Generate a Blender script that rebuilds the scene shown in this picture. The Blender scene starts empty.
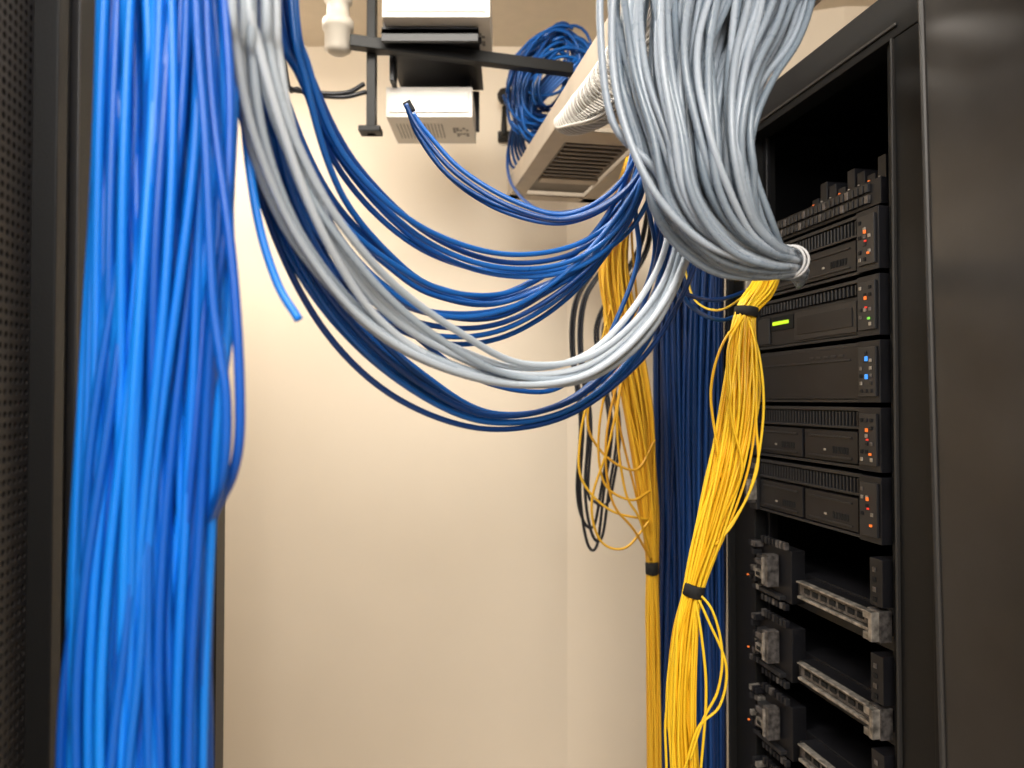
import bpy, bmesh, math, random
import numpy as np
from mathutils import Vector, Matrix
random.seed(4)
scene=bpy.context.scene
scene.view_settings.view_transform='Standard'
F=740.0; PITCH=math.radians(1.2); EYE=1.5
cp,sp=math.cos(PITCH),math.sin(PITCH)
def W(px,py,Y):
    """surveyed bearing + distance down the aisle -> world metres"""
    u=(px-512)/F; v=(384-py)/F
    dy=cp-v*sp; dz=sp+v*cp
    s=Y/dy
    return np.array([u*s,Y,EYE+dz*s])
# ---------------------------------------------------------------- materials
def mat(name,col,rough=.5,metal=0,emit=None,es=0,noise=0,nscale=20,bump=0,bscale=200,spec=.5,coat=0):
    m=bpy.data.materials.new(name); m.use_nodes=True
    nt=m.node_tree; b=nt.nodes['Principled BSDF']
    b.inputs['Base Color'].default_value=(*col,1); b.inputs['Roughness'].default_value=rough
    b.inputs['Metallic'].default_value=metal; b.inputs['Specular IOR Level'].default_value=spec
    b.inputs['Coat Weight'].default_value=coat
    tc=nt.nodes.new('ShaderNodeTexCoord')
    if emit: 
        b.inputs['Emission Color'].default_value=(*emit,1); b.inputs['Emission Strength'].default_value=es
    if noise:
        n=nt.nodes.new('ShaderNodeTexNoise'); n.inputs['Scale'].default_value=nscale; n.inputs['Detail'].default_value=4
        nt.links.new(tc.outputs['Object'],n.inputs['Vector'])
        r=nt.nodes.new('ShaderNodeMapRange'); r.inputs['From Min'].default_value=.3; r.inputs['From Max'].default_value=.7
        r.inputs['To Min'].default_value=1-noise; r.inputs['To Max'].default_value=1+noise
        nt.links.new(n.outputs['Fac'],r.inputs['Value'])
        h=nt.nodes.new('ShaderNodeHueSaturation'); h.inputs['Color'].default_value=(*col,1)
        nt.links.new(r.outputs[0],h.inputs['Value']); nt.links.new(h.outputs[0],b.inputs['Base Color'])
    if bump:
        n=nt.nodes.new('ShaderNodeTexNoise'); n.inputs['Scale'].default_value=bscale
        nt.links.new(tc.outputs['Object'],n.inputs['Vector'])
        bp=nt.nodes.new('ShaderNodeBump'); bp.inputs['Strength'].default_value=bump; bp.inputs['Distance'].default_value=.002
        nt.links.new(n.outputs['Fac'],bp.inputs['Height']); nt.links.new(bp.outputs[0],b.inputs['Normal'])
    return m
def cable_mat(name,c0,c1,rough=.38,coat=0):
    m=bpy.data.materials.new(name); m.use_nodes=True
    nt=m.node_tree; b=nt.nodes['Principled BSDF']
    b.inputs['Coat Weight'].default_value=coat
    a=nt.nodes.new('ShaderNodeAttribute'); a.attribute_name='strand'
    mx=nt.nodes.new('ShaderNodeMix'); mx.data_type='RGBA'
    mx.inputs['A'].default_value=(*c0,1); mx.inputs['B'].default_value=(*c1,1)
    nt.links.new(a.outputs['Fac'],mx.inputs['Factor']); nt.links.new(mx.outputs['Result'],b.inputs['Base Color'])
    tc=nt.nodes.new('ShaderNodeTexCoord'); n=nt.nodes.new('ShaderNodeTexNoise'); n.inputs['Scale'].default_value=70
    nt.links.new(tc.outputs['Object'],n.inputs['Vector'])
    r=nt.nodes.new('ShaderNodeMapRange'); r.inputs['To Min'].default_value=rough-.08; r.inputs['To Max'].default_value=rough+.12
    nt.links.new(n.outputs['Fac'],r.inputs['Value']); nt.links.new(r.outputs[0],b.inputs['Roughness'])
    return m
M_wall=mat('cream_paint',(.90,.79,.64),.85,noise=.015,nscale=3,bump=.15,bscale=120)
M_ceil=mat('ceiling_paint',(.76,.67,.55),.9,noise=.03)
M_floor=mat('floor_vinyl',(.55,.50,.45),.5,noise=.15,nscale=6)
M_black=mat('black_powdercoat',(.007,.007,.007),.5,bump=.2,bscale=600,spec=.3)
M_void=mat('rack_interior_black',(.003,.003,.004),.9,spec=.2)
M_panel=mat('satin_black_panel',(.050,.046,.043),.34,metal=.35,noise=.25,nscale=5,bump=.05,bscale=90)
M_edge=mat('lighter_black_edge',(.05,.047,.044),.45,metal=.3)  # tone paler than the powdercoat, for strips along frame and panel edges
M_srv=mat('server_black',(.008,.008,.010),.42,noise=.3,spec=.4)
M_srv2=mat('server_charcoal',(.022,.022,.024),.38,metal=.2)
M_slot=mat('vent_black',(.002,.002,.002),.9)
M_silver=mat('brushed_silver',(.36,.33,.29),.34,metal=.6,noise=.6,nscale=70)
M_dsil=mat('dark_silver',(.12,.11,.105),.38,metal=.5,noise=.7,nscale=90)
M_led_o=mat('led_orange',(.6,.12,.02),.4,emit=(1,.22,.03),es=.6)
M_led_r=mat('led_red',(.6,.03,.02),.4,emit=(1,.05,.02),es=.5)
M_led_b=mat('led_blue',(.05,.2,.6),.4,emit=(.05,.35,1),es=.8)
M_led_g=mat('led_green',(.1,.4,.05),.4,emit=(.3,.9,.1),es=.6)
M_lcd=mat('lcd_green',(.3,.5,.02),.4,emit=(.6,.9,.02),es=1.0)
M_white=mat('white_plastic',(.70,.66,.60),.45)
M_label=mat('printed_label',(.25,.24,.22),.6)
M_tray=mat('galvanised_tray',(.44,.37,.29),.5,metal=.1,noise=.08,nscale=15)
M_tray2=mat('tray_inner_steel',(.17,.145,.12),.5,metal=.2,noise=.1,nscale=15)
M_tie=mat('black_velcro',(.008,.008,.008),.8)
M_wrap=mat('grey_wrap',(.6,.6,.6),.4)
C_blue=cable_mat('blue_pvc',(.002,.085,.46),(.006,.24,.88),.34)
C_blue2=cable_mat('royal_blue_pvc',(.004,.045,.20),(.010,.125,.45),.30)
C_navy=cable_mat('navy_pvc',(.004,.020,.09),(.010,.065,.25),.38)
C_grey=cable_mat('grey_pvc',(.17,.215,.265),(.38,.435,.50),.27)
C_lgrey=cable_mat('light_grey_pvc',(.32,.38,.44),(.56,.61,.66),.28)
C_white=cable_mat('white_pvc',(.40,.37,.33),(.72,.70,.66),.35)
C_yel=cable_mat('yellow_pvc',(.84,.44,.008),(.98,.66,.03),.36)
C_yel2=cable_mat('amber_pvc',(.62,.30,.012),(.86,.50,.03),.4)
C_blk=cable_mat('black_pvc',(.006,.006,.008),(.02,.022,.03),.35)
# ---------------------------------------------------------------- mesh helpers
def link(name,me,parent=None,mw=None):
    o=bpy.data.objects.new(name,me); scene.collection.objects.link(o)
    if parent: o.parent=parent
    if mw is not None: o.matrix_world=mw
    return o
def boxes(name,bl,mats,mw=None,parent=None,bevel=.001):
    V=[];Fc=[];mi=[]
    idx={m.name:i for i,m in enumerate(mats)}
    for b in bl:
        x0,x1,y0,y1,z0,z1,m=b
        k=len(V)
        V+= [(x0,y0,z0),(x1,y0,z0),(x1,y1,z0),(x0,y1,z0),(x0,y0,z1),(x1,y0,z1),(x1,y1,z1),(x0,y1,z1)]
        for f in [(0,3,2,1),(4,5,6,7),(0,1,5,4),(1,2,6,5),(2,3,7,6),(3,0,4,7)]:
            Fc.append(tuple(k+i for i in f)); mi.append(idx[m.name])
    me=bpy.data.meshes.new(name); me.from_pydata(V,[],Fc)
    for m in mats: me.materials.append(m)
    me.polygons.foreach_set('material_index',mi); me.update()
    o=link(name,me,parent,mw)
    if bevel:
        md=o.modifiers.new('bevel','BEVEL'); md.width=bevel; md.segments=2; md.limit_method='ANGLE'
    return o
def catmull(C,per=10):
    C=np.array(C,float); n=len(C)
    E=np.vstack([2*C[0]-C[1],C,2*C[-1]-C[-2]]); out=[]
    for i in range(n-1):
        p0,p1,p2,p3=E[i],E[i+1],E[i+2],E[i+3]
        for k in range(per):
            t=k/per
            out.append(.5*((2*p1)+(-p0+p2)*t+(2*p0-5*p1+4*p2-p3)*t*t+(-p0+3*p1-3*p2+p3)*t**3))
    out.append(C[-1]); return np.array(out)
def tubes(name,paths,rads,material,parent=None,seg=8,vals=None):
    V=[];Fc=[];A=[];k=0
    ang=np.linspace(0,2*math.pi,seg,endpoint=False); ca=np.cos(ang)[:,None]; sa=np.sin(ang)[:,None]
    for j,P in enumerate(paths):
        r=rads[j] if hasattr(rads,'__len__') else rads
        T=np.gradient(P,axis=0); T/= (np.linalg.norm(T,axis=1)[:,None]+1e-12)
        N=np.cross(T[0],[.3,.9,.31]); N/=np.linalg.norm(N)
        for i in range(len(P)):
            N=N-T[i]*np.dot(N,T[i]); N/=(np.linalg.norm(N)+1e-12)
            B=np.cross(T[i],N)
            V.append(P[i]+r*(ca*N+sa*B))
        n=len(P)
        for i in range(n-1):
            a=k+i*seg
            for s in range(seg):
                s2=(s+1)%seg
                Fc.append((a+s,a+s2,a+seg+s2,a+seg+s))
        Fc.append(tuple(k+s for s in range(seg))[::-1]); Fc.append(tuple(k+(n-1)*seg+s for s in range(seg)))
        val=vals[j] if vals else random.random()
        A+= [val]*(n*seg); k+=n*seg
    V=np.vstack(V)
    me=bpy.data.meshes.new(name); me.from_pydata(V.tolist(),[],Fc); me.materials.append(material)
    me.polygons.foreach_set('use_smooth',[True]*len(me.polygons))
    at=me.attributes.new('strand','FLOAT','POINT'); at.data.foreach_set('value',A)
    me.update()
    return link(name,me,parent)
def strands(ctrl,n,seed,per=10,wander=.18,cyc=(.4,1.6),fit=None):
    """ctrl: (bearing,elev,dist,halfwidth,halfdepth m)"""
    rng=np.random.RandomState(seed)
    C=[]
    for c in ctrl:
        w=W(c[0],c[1],c[2]); C.append([*w,c[3]*c[2]/F,c[4]])
    S=catmull(C,per); P=S[:,:3]; hw=S[:,3]; hd=S[:,4]
    T=np.gradient(P,axis=0); N=np.stack([T[:,2],0*T[:,0],-T[:,0]],1); N/=np.linalg.norm(N,axis=1)[:,None]
    t=np.linspace(0,1,len(P))*len(ctrl)/6
    out=[]
    for i in range(n):
        r=math.sqrt((i+.5)/n); a=i*2.39996+rng.rand()*.5
        u,v=r*math.cos(a),r*math.sin(a)
        du=sum(wander*rng.randn()*.6*np.sin(2*math.pi*(rng.uniform(*cyc)*t+rng.rand())) for _ in range(3))
        dv=sum(wander*rng.randn()*.6*np.sin(2*math.pi*(rng.uniform(*cyc)*t+rng.rand())) for _ in range(3))
        out.append(P+(hw*(u+du))[:,None]*N+(hd*(v+dv))[:,None]*np.array([0,1,0]))
    return out
def path(pts,per=10): return catmull([W(*p) for p in pts],per)
def band(name,c,axis,ru,rv,h,material,parent=None):
    axis=Vector(axis).normalized(); Y=Vector((0,1,0)); U=axis.cross(Y).normalized(); Y=U.cross(axis)
    V=[];Fc=[];n=28
    prof=[(-h/2,0),(-h/2*.8,.0025),(h/2*.8,.0025),(h/2,0)]
    for i in range(n):
        a=2*math.pi*i/n
        for z,e in prof:
            V.append(Vector(c)+axis*z+U*math.cos(a)*(ru+e)+Y*math.sin(a)*(rv+e))
    m=len(prof)
    for i in range(n):
        j=(i+1)%n
        for k in range(m):
            k2=(k+1)%m
            Fc.append((i*m+k,j*m+k,j*m+k2,i*m+k2))
    me=bpy.data.meshes.new(name); me.from_pydata([tuple(v) for v in V],[],Fc); me.materials.append(material)
    me.polygons.foreach_set('use_smooth',[True]*len(me.polygons)); me.update()
    return link(name,me,parent)
def empty(name,loc=(0,0,0)):
    e=bpy.data.objects.new(name,None); e.location=loc; e.empty_display_size=.1; scene.collection.objects.link(e); return e
def poly_extrude(name,pts,z0,z1,m):
    n=len(pts); V=[(x,y,z0) for x,y in pts]+[(x,y,z1) for x,y in pts]
    Fc=[tuple(range(n))[::-1],tuple(range(n,2*n))]+[(i,(i+1)%n,n+(i+1)%n,n+i) for i in range(n)]
    me=bpy.data.meshes.new(name); me.from_pydata(V,[],Fc); me.materials.append(m); me.update(); return link(name,me)
# ---------------------------------------------------------------- room
H=2.8
poly_extrude('floor',[(-1.8,-2.2),(2.4,-2.2),(2.4,2.9),(-1.8,2.9)],-.1,0,M_floor)
poly_extrude('ceiling',[(-1.8,-2.2),(2.4,-2.2),(2.4,2.9),(-1.8,2.9)],H,H+.1,M_ceil)
poly_extrude('wall_back',[(-1.8,2.7),(.201,2.7),(.201,2.85),(-1.8,2.85)],0,H,M_wall)
poly_extrude('wall_back_angled',[(.201,2.7),(1.1,2.42),(2.4,2.42),(2.4,2.85),(.201,2.85)],0,H,M_wall)
poly_extrude('wall_left',[(-1.8,-2.2),(-1.7,-2.2),(-1.7,2.7),(-1.8,2.7)],0,H,M_wall)
poly_extrude('wall_right',[(2.3,-2.2),(2.4,-2.2),(2.4,2.42),(2.3,2.42)],0,H,M_wall)
poly_extrude('wall_front',[(-1.7,-2.2),(2.3,-2.2),(2.3,-2.1),(-1.7,-2.1)],0,H,M_wall)
# ---------------------------------------------------------------- right rack frame
e=Vector((-.1867,.9824,0)); nin=Vector((.9824,.1867,0))
def rackmat(o):
    x=-e; return Matrix(((x.x,nin.x,0,o[0]),(x.y,nin.y,0,o[1]),(0,0,1,o[2]),(0,0,0,1)))
RM=rackmat((.529,1.6,0))
Wd=.422
rack=empty('server_rack',(.529,1.6,0)); rack.matrix_world=RM
def child(name,bl,mats,parent,bevel=.0015):
    o=boxes(name,bl,mats,None,parent,bevel); return o
child('top_frame',[(-.1,.545,-.012,.03,2.07,2.15,M_black),(-.1,.545,.03,.85,2.12,2.15,M_black),(-.06,.46,-.016,-.011,2.085,2.09,M_edge)],[M_black,M_edge],rack)
child('base',[(-.1,.545,-.02,.85,.0,.12,M_black)],[M_black],rack)
child('post_front_near',[(Wd+.003,.446,-.004,.05,.12,2.07,M_black),(.446,.450,-.016,.05,.12,2.07,M_edge),(.450,.53,-.010,.05,.12,2.07,M_black),(.53,.545,-.02,.05,.12,2.07,M_black)],[M_black,M_edge],rack)
child('post_front_far',[(-.1,-.003,-.005,.05,.12,2.07,M_black),(-.1,-.09,-.02,.05,.12,2.07,M_black)],[M_black],rack)
child('side_panels',[(-.1,-.09,.05,.85,.12,2.12,M_void),(.53,.545,.05,.85,.12,2.12,M_void),(-.09,.53,.84,.85,.12,2.12,M_void)],[M_void],rack)
child('mounting_rails',[(-.003,.012,.02,.03,.12,2.07,M_srv),(Wd-.012,Wd+.003,.02,.03,.12,2.07,M_srv)],[M_srv],rack)
# cabinet door panel next to rack (slightly out of plumb)
door=empty('cabinet_side_panel'); door.matrix_world=RM@Matrix.Translation((.565,0,1.5))@Matrix.Rotation(math.radians(-1.3),4,'Y')@Matrix.Translation((-.565,0,-1.5))
child('panel_sheet',[(.567,1.25,-.045,-.02,.10,2.5,M_panel),(.560,.568,-.05,.02,.10,2.5,M_edge)],[M_panel,M_edge],door,.004)
child('panel_core',[(.569,1.25,-.02,.5,.10,2.45,M_void)],[M_void],door)
# servers
def server(z0,z1,style,seed):
    rng=random.Random(seed); h=z1-z0; B=[]
    g=.004; a=z0+g; b=z1-g
    B.append((.004,Wd-.004,.0,.62,a,b,M_srv))
    B.append((.004,Wd-.004,-.012,.0,b-.006,b,M_srv2))
    B.append((.004,Wd-.004,-.012,.0,a,a+.005,M_srv2))
    B.append((.0,.03,-.018,.0,a,b,M_srv2))
    if style=='vent':
        B.append((.004,.026,-.032,-.018,a+h*.12,b-h*.3,M_dsil)); B.append((.022,.030,-.038,-.018,a+h*.18,b-h*.38,M_silver))
        for i in range(4): B.append((.004+i*.007,.008+i*.007,-.022,-.018,b-.022,b-.01,M_dsil))
    else:
        B.append((.006,.022,-.028,-.018,a+h*.25,b-h*.2,M_srv))
    B.append((Wd-.055,Wd,-.02,.0,a,b,M_srv))
    if style=='vent':
        n=34
        B.append((.035,Wd-.06,-.002,-.0005,a+.006,b-.008,M_slot))
        for i in range(n):
            x=.036+(Wd-.10)*i/(n-1)
            B.append((x,x+.0035,-.010,.0,b-.034,b-.008,M_srv2))
        B.append((.033,Wd-.06,-.006,.0,b-.022,b-.020,M_srv))
        B.append((.033,Wd-.058,-.013,.0,b-.037,b-.033,M_srv2))
        for i in range(2):
            x=.036+i*.164
            B.append((x,x+.155,-.013,.0,a+.008,b-.042,M_srv))
            B.append((x+.015,x+.14,-.0155,-.013,a+.014,a+.017,M_srv2))
            B.append((x+.015,x+.14,-.0155,-.013,b-.054,b-.051,M_srv2))
            B.append((x+.06,x+.067,-.0145,-.013,a+.025,a+.029,M_silver))
            for q in range(6): B.append((x+.085+q*.008,x+.090+q*.008,-.0142,-.013,a+.022,a+.034,M_slot))
    elif style=='lcd':
        B.append((.033,Wd-.06,-.012,.0,a+.006,b-.03,M_srv))
        B.append((.085,.165,-.014,-.012,b-.064,b-.036,M_slot)); B.append((.092,.150,-.0155,-.014,b-.053,b-.046,M_lcd))
        B.append((.033,.08,-.016,-.012,a+.01,b-.036,M_srv2))
        for i in range(30):
            x=.036+(Wd-.10)*i/29
            B.append((x,x+.004,-.010,.0,b-.026,b-.008,M_srv2))
        B.append((.17,Wd-.065,-.0145,-.012,a+.01,b-.036,M_srv2)); B.append((.18,Wd-.075,-.016,-.0145,a+.02,b-.046,M_srv))
    else:
        B.append((.03,Wd-.055,-.014,.0,a+.006,b-.006,M_srv))
        B.append((.05,.34,-.016,-.014,b-.03,b-.027,M_srv2))
        for i in range(5):
            x=.22+i*.022; B.append((x,x+.014,-.0155,-.014,b-.022,b-.018,M_srv2))
    x0=Wd-.048
    B.append((x0,Wd-.006,-.024,-.02,a+.01,b-.01,M_srv2))
    for i in range(6):
        for j in range(3):
            if rng.random()<.6:
                zz=a+.016+i*(h-.035)/6
                B.append((x0+.004+j*.012,x0+.010+j*.012,-.0258,-.024,zz,zz+.006,rng.choice([M_silver,M_dsil,M_slot,M_slot,M_srv])))
    if style=='flat':
        for q in (.35,.62): B.append((x0+.018,x0+.024,-.0265,-.024,a+h*q,a+h*q+.008,M_led_b))
    else:
        B.append((x0+.018,x0+.023,-.0268,-.024,b-.040,b-.034,M_led_o))
        B.append((x0+.02,x0+.024,-.0268,-.024,b-.054,b-.051,M_led_r))
        B.append((x0+.026,x0+.031,-.0268,-.024,a+.026,a+.030,rng.choice([M_led_o,M_led_g])))
    return boxes('rack_server',B,[M_srv,M_srv2,M_slot,M_dsil,M_silver,M_led_o,M_led_r,M_led_b,M_led_g,M_lcd],RM,None,.0007)
zs=[1.264,1.379,1.491,1.600,1.707,1.816]
server(zs[4],zs[5],'vent',1); server(zs[3],zs[4],'lcd',2); server(zs[2],zs[3],'flat',3); server(zs[1],zs[2],'vent',4); server(zs[0],zs[1],'vent',5)
B=[(.03,Wd-.02,.0,.4,1.822,1.866,M_srv)]
for i in range(26):
    x=.04+i*.0131
    for j in range(2): B.append((x,x+.009,-.006,.0,1.828+j*.019,1.842+j*.019,M_srv2 if (i*7+j*3)%5 else M_dsil))
for i in range(8):
    x=.18+i*.027; B.append((x,x+.02,.02,.2,1.866,1.885+.012*((i*5)%3),M_srv)); B.append((x+.004,x+.007,.017,.02,1.872,1.876,M_silver if i%3 else M_led_o))
boxes('network_switch',B,[M_srv,M_srv2,M_dsil,M_silver,M_led_o],RM,None,.0005)
# lower drawer servers
for k,zc in enumerate([1.154,1.0,.846,.692,.538,.384]):
    rng=random.Random(k); B=[]
    B.append((.01,Wd-.01,.03,.6,zc-.07,zc+.0,M_srv))
    B.append((.16,Wd-.02,-.004,.03,zc-.038,zc-.004,M_srv))
    B.append((.175,Wd-.035,-.010,-.004,zc-.027,zc-.004,M_dsil)); B.append((.175,Wd-.035,-.018,-.004,zc-.004,zc-.001,M_silver))
    B.append((.175,Wd-.035,-.016,-.004,zc-.034,zc-.029,M_silver))
    for i in range(7): 
        x=.19+i*.026; B.append((x,x+.018,-.0115,-.010,zc-.021,zc-.011,M_slot))
    B.append((Wd-.034,Wd-.004,-.022,.0,zc-.042,zc+.008,M_dsil)); B.append((Wd-.030,Wd-.010,-.034,-.022,zc-.040,zc-.028,M_silver)); B.append((Wd-.030,Wd-.010,-.034,-.022,zc-.006,zc+.006,M_silver)); B.append((Wd-.014,Wd-.006,-.036,-.020,zc-.04,zc+.006,M_silver))
    B.append((Wd-.03,Wd,-.02,.02,zc+.014,zc+.09,M_srv))
    for i in range(4): B.append((Wd-.022,Wd-.014,-.022,-.02,zc+.02+i*.016,zc+.028+i*.016,M_dsil if i%2 else M_slot))
    B.append((-.004,.13,.0,.03,zc-.06,zc+.045,M_srv))
    B.append((.03,.085,-.020,.0,zc-.028,zc+.022,M_srv2)); B.append((.070,.090,-.030,-.004,zc-.034,zc+.030,M_dsil))
    B.append((.034,.066,-.026,-.020,zc-.024,zc-.008,M_silver)); B.append((.034,.066,-.026,-.020,zc+.004,zc+.014,M_dsil)); B.append((.074,.080,-.034,-.028,zc-.03,zc+.024,M_silver))
    B.append((.0,.11,-.014,.0,zc-.056,zc-.048,M_srv2)); B.append((.04,.055,-.0275,-.026,zc-.020,zc-.012,M_slot))
    for i in range(6):
        for j in range(3):
            if rng.random()<.75:
                B.append((-.002+j*.011,.006+j*.011,-.014-rng.random()*.008,.0,zc-.055+i*.018,zc-.044+i*.018,rng.choice([M_dsil,M_srv2,M_srv,M_srv,M_silver])))
    for i in range(7):
        B.append((.03+i*.014,.038+i*.014,-.010,.0,zc+.046,zc+.060,rng.choice([M_dsil,M_srv2,M_srv])))
        B.append((.03+i*.014,.038+i*.014,-.010,.0,zc-.074,zc-.062,rng.choice([M_dsil,M_srv2,M_srv])))
    B.append((-.001,.003,-.026,-.022,zc-.03,zc-.027,M_led_o))
    boxes('blade_drawer',B,[M_srv,M_srv2,M_dsil,M_silver,M_slot,M_led_o,M_led_r],RM,None,.0018)
# ---------------------------------------------------------------- left rack
LM=Matrix(((e.x,-nin.x,0,-.336),(e.y,-nin.y,0,0),(0,0,1,0),(0,0,0,1)))
lr=empty('network_rack'); lr.matrix_world=LM
child('frame_posts',[(.76,.80,-.012,.06,.1,2.3,M_black),(.80,.805,-.02,.06,.1,2.3,M_edge),(.805,.93,-.006,.06,.1,2.3,M_black),(1.6,1.69,-.01,.06,.1,2.3,M_black),(1.0,1.6,.05,.06,.1,2.3,M_void)],[M_black,M_edge,M_void],lr)
child('carcass',[(.1,1.69,-.01,.8,2.3,2.34,M_black),(.1,1.69,-.01,.8,0,.1,M_black),(.1,1.69,.79,.8,.1,2.3,M_void),(1.68,1.69,.06,.79,.1,2.3,M_black),(.1,.11,.06,.79,.1,2.3,M_black),(.1,.14,-.01,.06,.1,2.3,M_black)],[M_black,M_void],lr)
cs=.0105; X0,X1,Z0,Z1=.14,.75,.2,2.28
nx=int((X1-X0)/cs); nz=int((Z1-Z0)/cs)
V=[];Fc=[]
oct_o=[(-.5,-.5),(0,-.5),(.5,-.5),(.5,0),(.5,.5),(0,.5),(-.5,.5),(-.5,0)]
oct_i=[(.33*math.cos(math.radians(a)),.33*math.sin(math.radians(a))) for a in (225,270,315,0,45,90,135,180)]
for i in range(nx):
    for j in range(nz):
        cx=X0+(i+.5)*cs; cz=Z0+(j+.5)*cs; b=len(V)
        V+=[(cx+p*cs,0,cz+q*cs) for p,q in oct_o]+[(cx+p*cs,0,cz+q*cs) for p,q in oct_i]+[(cx+p*cs,.002,cz+q*cs) for p,q in oct_i]
        for s in range(8):
            t=(s+1)%8
            Fc.append((b+s,b+t,b+8+t,b+8+s)); Fc.append((b+8+s,b+8+t,b+16+t,b+16+s))
me=bpy.data.meshes.new('perforated_door'); me.from_pydata(V,[],Fc)
M_perf=mat('perforated_black_steel',(.035,.031,.029),.4,metal=.3); me.materials.append(M_perf); me.update()
link('perforated_door',me,lr)
child('door_frame',[(.74,.765,-.022,.02,.12,2.29,M_black),(.12,.145,-.022,.02,.12,2.29,M_black),(.12,.765,-.02,.02,2.26,2.29,M_black),(.12,.765,-.02,.02,.12,.2,M_black)],[M_black],lr)
# ---------------------------------------------------------------- left blue bundle
ctrl=[(178,-1000,.62,56,.045),(174,-350,.62,60,.045),(170,-60,.62,62,.045),(166,120,.62,64,.045),(158,280,.62,62,.045),(150,440,.62,60,.045),(143,600,.62,62,.045),(139,768,.62,66,.045),(137,1100,.62,66,.045),(137,1600,.62,66,.045),(137,2150,.62,66,.045)]
P=strands(ctrl,165,3,per=9,wander=.13,cyc=(.3,1.3))
for pts in [
 [(200,-300,.56),(205,-50,.56),(212,100,.56),(232,260,.56),(240,400,.56),(234,470,.57),(208,530,.6),(190,620,.6),(180,900,.6)],
 [(215,-300,.58),(222,-50,.58),(226,120,.58),(230,300,.58),(218,420,.58),(210,560,.6),(204,700,.6),(200,900,.6)],
 [(190,-300,.55),(196,0,.55),(206,150,.55),(213,300,.55),(226,400,.55),(222,480,.56),(206,530,.6),(180,640,.62),(170,900,.62)],
 [(235,-300,.64),(240,-40,.64),(243,100,.64),(256,210,.64),(276,280,.64),(299,320,.64)],
 [(225,-300,.6),(232,-40,.6),(234,100,.6),(226,250,.6),(216,420,.62),(208,600,.62),(204,900,.62)],
 [(212,-300,.57),(222,-40,.57),(230,100,.57),(226,220,.57),(212,330,.57),(200,520,.58),(190,700,.58),(188,900,.58)],
 [(205,-300,.6),(212,-40,.6),(222,100,.6),(218,250,.6),(210,420,.6),(204,600,.6),(200,900,.6)]]:
    P.append(path(pts))
tubes('blue_ethernet_cable_bundle',P,.0039,C_blue)
# ---------------------------------------------------------------- blue draped cables
P=[]
def drape(pts,n,sw,seed,w=.3):
    c=[(a,b,d,s*sw,.02) for (a,b,d,s) in pts]
    P.extend(strands(c,n,seed,per=9,wander=w,cyc=(.3,1.2)))
drape([(215,-500,.66,.8),(232,-40,.66,1),(246,90,.68,1.2),(275,210,.72,1.1),(335,315,.78,1),(410,385,.85,.8),(490,420,.92,.5),(570,405,.98,.7),(630,350,1.02,1.1),(668,275,1.05,1),(690,180,1.05,1)],8,20,11,.35)
drape([(262,-500,.72,1),(275,-30,.72,1),(305,80,.76,1),(352,170,.82,1),(425,240,.9,.9),(500,268,.97,.7),(570,262,1.02,.8),(620,225,1.05,.9),(645,165,1.05,1),(660,90,1.05,1)],5,16,12,.35)
drape([(409,108,1.05,.35),(424,132,1.05,.7),(458,172,1.05,1),(510,205,1.05,1.2),(565,218,1.05,1),(615,195,1.05,1),(645,150,1.05,1),(665,80,1.05,1)],4,13,13,.35)
drape([(230,-500,.68,1),(245,-20,.68,1),(275,120,.7,1),(325,225,.77,1),(390,285,.85,1),(450,308,.92,.9),(520,300,1.0,.8),(590,255,1.04,1),(635,190,1.05,1),(655,110,1.05,1)],4,21,14,.4)
drape([(240,-500,.7,1),(252,-20,.7,1),(268,100,.72,1),(310,220,.77,1),(370,295,.85,1),(440,328,.92,.9),(510,322,1.0,.8),(580,275,1.04,1),(632,205,1.05,1),(655,110,1.05,1)],4,18,15,.4)
drape([(255,-500,.71,1),(265,-25,.71,1),(290,100,.74,1),(335,200,.8,1),(395,262,.88,1),(440,292,.94,1),(500,302,1.02,.8),(575,268,1.06,1.0),(615,218,1.06,1),(635,175,1.06,1),(655,110,1.06,1)],4,16,16,.4)
P.append(path([(655,130,1.06),(648,200,1.06),(655,250,1.1),(640,300,1.1),(606,350,1.1),(575,378,1.08),(540,392,1.05),(480,380,1.0),(420,340,.95),(350,270,.85),(290,150,.76),(262,0,.72),(255,-400,.72)]))
P.append(path([(655,120,1.08),(636,200,1.08),(638,260,1.1),(612,330,1.1),(590,372,1.1),(600,392,1.12),(632,360,1.14),(655,300,1.14),(665,220,1.1)]))
P.append(path([(660,200,1.1),(672,270,1.1),(690,305,1.12),(720,320,1.2),(745,312,1.35)]))
P.append(path([(655,180,1.1),(660,260,1.1),(680,290,1.12),(715,300,1.2),(750,290,1.35)]))
tubes('draped_blue_ethernet_cables',P,.0036,C_blue2)
boxes('rj45_plug',[(-.006,.006,-.004,.004,-.008,.008,M_black),(-.002,.002,-.006,-.004,-.006,.004,M_black)],[M_black],Matrix.Translation(Vector(W(409,107,1.05)))@Matrix.Rotation(-.5,4,'Y'),None,.001)
# ---------------------------------------------------------------- grey drape
P=[]
drape([(248,-500,.60,1.0),(263,-40,.60,1.0),(272,60,.62,1.1),(296,150,.65,1.1),(334,232,.69,1.0),(388,303,.75,1),(452,348,.81,.85),(520,373,.87,.6),(590,363,.90,.75),(645,313,.92,1),(678,245,.93,1),(685,150,.93,1),(680,60,.93,1)],6,14,21,.3)
drape([(226,-500,.58,1.0),(240,-40,.58,1.0),(243,60,.60,1.0),(260,150,.63,1.1),(302,242,.68,1.0),(366,318,.74,1),(440,362,.80,.85),(520,383,.87,.6),(592,372,.90,.75),(650,322,.92,1),(684,250,.93,1),(692,150,.93,1),(690,60,.93,1)],4,9,22,.3)
tubes('draped_grey_ethernet_cables',P,.0040,C_lgrey)
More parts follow.
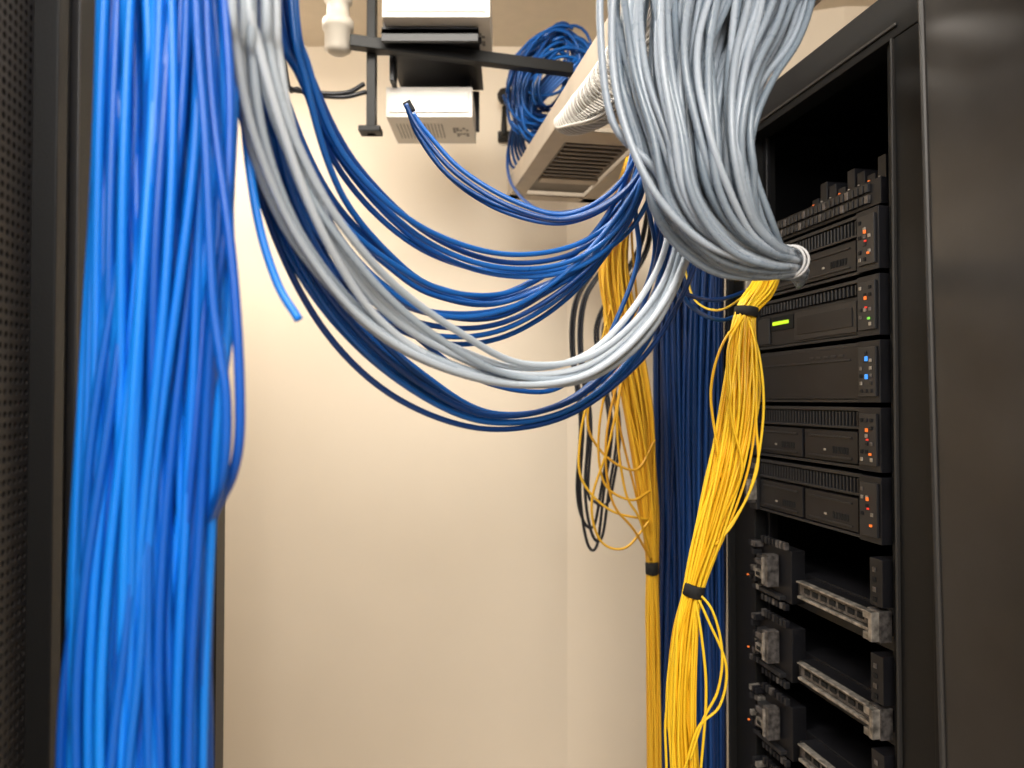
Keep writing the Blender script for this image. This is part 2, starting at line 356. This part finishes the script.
# ---------------------------------------------------------------- grey main bundle
P=[]
P+=strands([(760,-620,.9,90,.07),(735,-150,.9,95,.06),(708,-10,.88,98,.05),(694,70,.86,76,.05),(696,140,.85,55,.05),(706,195,.85,49,.045),(732,236,.86,35,.035),(766,256,.88,20,.022),(788,262,.93,14,.02),(800,266,1.05,14,.02),(796,273,1.2,14,.02)],125,31,per=8,wander=.11,cyc=(.3,1.3))
for pts in [[(625,-60,.84),(612,10,.84),(618,100,.83),(650,185,.82),(700,240,.83),(756,262,.85),(786,262,.92)],
            [(605,-60,.84),(600,20,.84),(612,120,.84),(655,170,.84),(690,230,.84),(746,262,.85),(786,268,.92)],
            [(800,-60,.86),(740,70,.86),(742,120,.86),(755,175,.86),(771,220,.87),(782,250,.9)],
            [(820,-60,.86),(755,60,.86),(735,110,.85),(748,170,.85),(764,225,.87),(782,256,.9)],
            [(835,-60,.88),(765,50,.88),(725,110,.86),(730,170,.85),(755,225,.87),(782,256,.9)]]:
    P.append(path(pts))
gb=tubes('grey_ethernet_cable_bundle',P,.0044,C_grey)
for q in (0,4): band('cable_wrap',W(786+q,262,.93),W(800,262,.96)-W(782,263,.90),.019,.022,.004,M_wrap,gb)
# ---------------------------------------------------------------- yellow bundles
P=strands([(770,272,1.22,10,.02),(762,290,1.2,11,.02),(746,312,1.18,9,.014),(742,350,1.17,13,.02),(740,400,1.16,17,.022),(730,460,1.16,18,.022),(710,530,1.16,14,.02),(693,588,1.16,8,.014),(684,640,1.16,11,.018),(680,710,1.16,14,.02),(684,800,1.16,14,.02),(695,1200,1.16,15,.03)],75,41,per=9,wander=.18)
def yl(pts): P.append(path(pts))
yl([(746,312,1.17),(722,345,1.15),(711,390,1.15),(716,440,1.15),(722,480,1.15)])
yl([(746,312,1.17),(760,360,1.15),(763,420,1.15),(750,490,1.15),(720,540,1.15)])
yl([(746,312,1.17),(756,350,1.15),(756,420,1.15),(757,470,1.15),(735,520,1.15),(715,545,1.15)])
yl([(746,312,1.17),(728,350,1.13),(732,420,1.13),(742,470,1.13),(722,520,1.15)])
yl([(693,588,1.15),(712,610,1.14),(722,650,1.14),(718,690,1.14),(703,720,1.14),(690,760,1.14)])
yl([(693,588,1.15),(708,620,1.14),(726,665,1.14),(720,705,1.14),(698,728,1.14),(684,770,1.14)])
yl([(693,588,1.15),(702,640,1.14),(706,700,1.14),(698,800,1.14)])
yl([(756,288,1.2),(720,310,1.3),(695,300,1.4),(685,270,1.45)])
yb=tubes('yellow_patch_cable_bundle',P,.0022,C_yel)
band('velcro_tie',W(746,312,1.18),W(744,330,1.18)-W(748,296,1.18),.0165,.018,.016,M_tie,yb)
band('velcro_tie',W(693,590,1.16),W(690,604,1.16)-W(698,574,1.16),.0145,.018,.020,M_tie,yb)
P=strands([(634,160,1.72,9,.02),(620,215,1.7,13,.03),(614,270,1.7,16,.03),(624,340,1.7,17,.03),(638,420,1.7,15,.03),(648,500,1.7,9,.02),(652,567,1.7,5,.01),(653,640,1.7,6,.015),(654,768,1.7,7,.02),(656,1040,1.7,8,.02)],55,45,per=9,wander=.2)
yl([(612,300,1.68),(590,390,1.66),(580,440,1.66),(582,480,1.66),(610,510,1.66),(648,520,1.68)])
yl([(620,330,1.68),(600,420,1.66),(603,480,1.66),(630,500,1.66),(652,490,1.68)])
yl([(625,360,1.68),(610,440,1.66),(592,500,1.66),(600,540,1.66),(625,548,1.66),(650,520,1.68)])
yl([(615,330,1.68),(588,410,1.66),(600,450,1.66),(635,470,1.66),(655,440,1.68)])
yl([(626,360,1.68),(617,420,1.66),(625,490,1.66),(640,520,1.66),(651,560,1.68)])
yl([(622,360,1.68),(606,440,1.66),(612,500,1.66),(634,530,1.66),(651,560,1.68)])
ya=tubes('amber_patch_cable_bundle',P,.0029,C_yel2)
band('velcro_tie',W(652,568,1.7),(0.02,0,-1),.0125,.014,.03,M_tie,ya)
# ---------------------------------------------------------------- navy bundle
P=strands([(700,150,1.78,30,.04),(694,230,1.78,34,.045),(690,320,1.78,36,.045),(689,450,1.78,35,.045),(690,600,1.78,35,.045),(691,768,1.78,35,.045),(691,1000,1.78,35,.045)],100,51,per=9,wander=.08)
tubes('navy_ethernet_cable_bundle',P,.0045,C_navy)
# ---------------------------------------------------------------- black loops
P=[]
for i,(dx,dy) in enumerate([(0,0),(5,-8),(-3,-20),(8,-40)]):
    P.append(path([(630+dx,200,1.95),(600+dx,262,1.95),(578+dx,300,1.95),(574+dx,350,1.95),(583+dx,420,1.93),(580+dx,490,1.93),(587+dx,542+dy,1.93),(597+dx,545+dy,1.93),(604+dx,490,1.93),(612+dx,430,1.93),(604+dx,370,1.95),(600+dx,320,1.95),(640+dx,250,1.95),(650,190,1.95)]))
tubes('black_power_cables',P,.0040,C_blk)
# ---------------------------------------------------------------- tray
c=W(507,198,2.22)
TR=Matrix(((-e.x,nin.x,0,c[0]),(-e.y,nin.y,0,c[1]),(0,0,1,c[2]),(0,0,0,1)))
tr=empty('cable_tray'); tr.matrix_world=TR
L=1.25; wd=.27
TB=[(0,L,0,.004,.0,.055,M_tray),(0,L,wd-.004,wd,.0,.055,M_tray),(0,L,.0,.045,-.003,.002,M_tray),(0,L,wd-.045,wd,-.003,.002,M_tray),(0,.004,0,wd,0,.055,M_tray),(0,.05,.0,wd,-.003,.002,M_tray)]
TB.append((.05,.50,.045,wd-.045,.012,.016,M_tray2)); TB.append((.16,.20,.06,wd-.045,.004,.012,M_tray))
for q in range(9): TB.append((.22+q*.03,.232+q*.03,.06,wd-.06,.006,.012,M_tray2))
i=.5
while i<L-.02:
    TB.append((i,i+.08,.04,wd-.04,.0,.01,M_tray)); i+=.13
child('channel',TB,[M_tray,M_tray2],tr,.002)
child('hanger_rods',[(.8,.808,wd,wd+.008,.03,H-c[2],M_dsil)],[M_dsil],tr)
run=[(562,122,1.72,7,.012),(572,122,1.58,14,.018),(592,108,1.40,22,.022),(617,80,1.25,25,.025),(655,28,1.09,30,.025),(700,-60,.93,32,.02)]
P=strands(run,70,61,per=9,wander=.2)
S=catmull([[*W(a,b,d)] for a,b,d,_,_ in run[0:5]],30)
T=np.gradient(S,axis=0); T/=np.linalg.norm(T,axis=1)[:,None]
for s0 in range(2):
    hel=[]; n=len(S)*6
    for i in range(n):
        f=i/(n-1)*(len(S)-1); a=int(f); b=min(a+1,len(S)-1); p=S[a]*(1-(f-a))+S[b]*(f-a)
        N=np.cross(T[a],[0,0,1]); N/=np.linalg.norm(N); Bv=np.cross(T[a],N)
        ang=2*math.pi*i/n*26+s0*3.1+.5*math.sin(i*.05); rr=.022+.024*min(1,f/60)
        hel.append(p+rr*(math.cos(ang)*N+.8*math.sin(ang)*Bv))
    P.append(np.array(hel))
tubes('white_cable_run',P,[.0026]*70+[.0016]*2,C_white,seg=6)
# blue coil
rng=np.random.RandomState(5); P=[]
for i in range(44):
    cx=555+rng.uniform(-12,8); cy=82+rng.uniform(-10,14); rx=rng.uniform(18,42); ry=rng.uniform(22,54); y0=rng.uniform(2.08,2.24)
    ph=rng.rand()*6.28; n=26
    P.append(np.array([W(cx+rx*math.cos(ph+t)+.25*ry*math.sin(ph+t),cy-ry*math.sin(ph+t),y0+.03*math.cos(t+ph)) for t in np.linspace(0,5.6,n)]))
for i in range(6):
    P.append(path([(560+i*5,60,2.1),(520+i*3,110,2.15),(509+i*3,145,2.25),(515+i*6,168,2.28),(545+i*3,150+i*5,2.28),(600,130,2.2)]))
P.append(path([(520,120,2.2),(508,150,2.25),(512,185,2.1),(545,212,1.8),(610,200,1.5),(640,150,1.2)]))
tubes('blue_cable_coil',P,.0045,C_blue2)
# ---------------------------------------------------------------- ceiling gear
def X(px,Y): return (px-512)/F*Y
g=empty('ceiling_support_frame')
p0=W(350,42,1.87); p1=W(572,70,1.98)
def bar(name,p0,p1,w,h,m,parent):
    d=Vector(p1)-Vector(p0); L=d.length
    q=d.to_track_quat('X','Z'); 
    return boxes(name,[(0,L,-w/2,w/2,-h/2,h/2,m)],[m],Matrix.Translation(Vector(p0))@q.to_matrix().to_4x4(),parent,.002)
bar('cross_beam',p0,p1,.03,.030,M_black,g)
boxes('drop_post',[(X(365,1.9),X(374,1.9),1.9,1.93,2.19,H,M_black),(X(358,1.9),X(380,1.9),1.885,1.93,2.19,2.205,M_black)],[M_black],None,g,.002)
def device(name,x0,x1,y0,y1,z0,z1,vents=True):
    B=[(x0,x1,y0,y1,z0,z1,M_white),(x0+.01,x1-.01,y0-.004,y0,z0+.012,z1-.012,M_white)]
    if vents:
        n=14
        for i in range(n):
            xx=x0+.02+(x1-x0-.11)*i/(n-1)
            B.append((xx,xx+.003,y0+.05,y1-.05,z0-.0015,z0+.001,M_label))
    rr=random.Random(3)
    for a in range(5):
        for b in range(5):
            if rr.random()<.6: B.append((x1-.06+a*.009,x1-.052+a*.009,y0+.08+b*.014,y0+.092+b*.014,z0-.0012,z0+.001,M_label))
    return boxes(name,B,[M_white,M_slot,M_label],None,None,.006)
device('ceiling_access_point',X(385,2.0),X(472,2.0),2.0,2.21,2.269,2.352)
device('ceiling_access_point',X(382,1.82),X(490,1.82),1.80,2.05,2.44,2.54,False)
boxes('equipment_shelf',[(X(380,1.84),X(478,1.84),1.84,2.18,2.418,2.432,M_srv),(X(380,1.84),X(478,1.84),1.84,1.85,2.40,2.436,M_srv),(X(385,1.9),X(390,1.9),1.95,2.0,2.35,2.42,M_srv),(X(460,1.9),X(466,1.9),2.1,2.15,2.35,2.42,M_srv),(X(384,1.9),X(474,1.9),2.19,2.20,2.30,2.42,M_srv),(-.335,-.325,1.9,1.92,2.43,H,M_srv),(-.09,-.08,1.9,1.92,2.43,H,M_srv),(-.37,-.2,1.9,1.92,2.40,2.42,M_srv)],[M_srv],None,None,.001)
def lathe(name,c,prof,m,parent=None,n=24):
    V=[];Fc=[]
    for r,z in prof:
        for i in range(n): a=2*math.pi*i/n; V.append((c[0]+r*math.cos(a),c[1]+r*math.sin(a),c[2]+z))
    for j in range(len(prof)-1):
        for i in range(n):
            i2=(i+1)%n; Fc.append((j*n+i,j*n+i2,j*n+n+i2,j*n+n+i))
    Fc.append(tuple(range(n))[::-1]); Fc.append(tuple((len(prof)-1)*n+i for i in range(n)))
    me=bpy.data.meshes.new(name); me.from_pydata(V,[],Fc); me.materials.append(m)
    me.polygons.foreach_set('use_smooth',[True]*len(me.polygons)); me.update(); return link(name,me,parent)
c=W(338,50,1.9)
M_fit=mat('aged_plastic',(.50,.45,.38),.5)
lathe('conduit_fitting',c,[(.02,-.01),(.034,0),(.034,.05),(.04,.052),(.04,.075),(.03,.08),(.028,.12),(.036,.125),(.036,.15),(.026,.155),(.026,H-c[2])],M_fit)
tubes('black_feed_cable',[path([(250,-200,1.8),(262,40,1.8),(285,84,1.8),(310,92,1.85),(345,93,1.88),(364,84,1.9)]),path([(262,-200,1.8),(284,60,1.8),(300,90,1.85),(340,97,1.88),(366,92,1.9)])],.006,C_blk)
c=W(506,96,2.62)
sc=lathe('wall_camera',c,[(.006,-.03),(.022,-.025),(.03,-.01),(.032,.005),(.024,.02),(.008,.026)],M_black)
lathe('stem',W(504,134,2.64),[(.010,-.01),(.012,0),(.010,.04),(.007,.1)],M_black,sc)
boxes('mount',[(c[0]-.03,c[0]+.02,2.66,2.70,c[2]-.14,c[2]-.11,M_black),(c[0]-.01,c[0]+.01,2.63,2.67,c[2]-.02,c[2],M_black)],[M_black],None,sc,.003)
# ---------------------------------------------------------------- lights
def area(name,loc,rot,sx,sy,power,col):
    l=bpy.data.lights.new(name,'AREA'); l.shape='RECTANGLE'; l.size=sx; l.size_y=sy; l.energy=power; l.color=col
    o=bpy.data.objects.new(name,l); o.location=loc; o.rotation_euler=rot; scene.collection.objects.link(o); return o
area('added_front_fill',(-.35,1.1,2.77),(math.radians(24),0,0),.9,.5,46,(1,.94,.84))
area('added_front_fill',(.1,-.6,2.77),(math.radians(14),0,0),1.2,.6,60,(1,.96,.91))
area('added_front_fill',(.0,-1.7,2.5),(math.radians(62),0,0),1.4,.5,34,(1,.97,.93))  # added fill from behind the camera, brightens wall and cables; no real fitting
area('added_wall_fill',(-1.0,2.0,2.7),(math.radians(0),0,0),.5,.3,14,(1,.93,.84))  # extra lamp added only to lift the back wall, not a fixture
w=bpy.data.worlds.new('world'); scene.world=w; w.use_nodes=True
w.node_tree.nodes['Background'].inputs[0].default_value=(1,.95,.88,1); w.node_tree.nodes['Background'].inputs[1].default_value=.3
# ---------------------------------------------------------------- camera
cam=bpy.data.cameras.new('camera'); cam.sensor_width=36; cam.lens=36*F/1024
cam.dof.use_dof=True; cam.dof.focus_distance=1.15; cam.dof.aperture_fstop=3.6; cam.clip_start=.02
co=bpy.data.objects.new('camera',cam); co.location=(0,0,EYE); co.rotation_euler=(math.radians(90)+PITCH,0,0)
scene.collection.objects.link(co); scene.camera=co
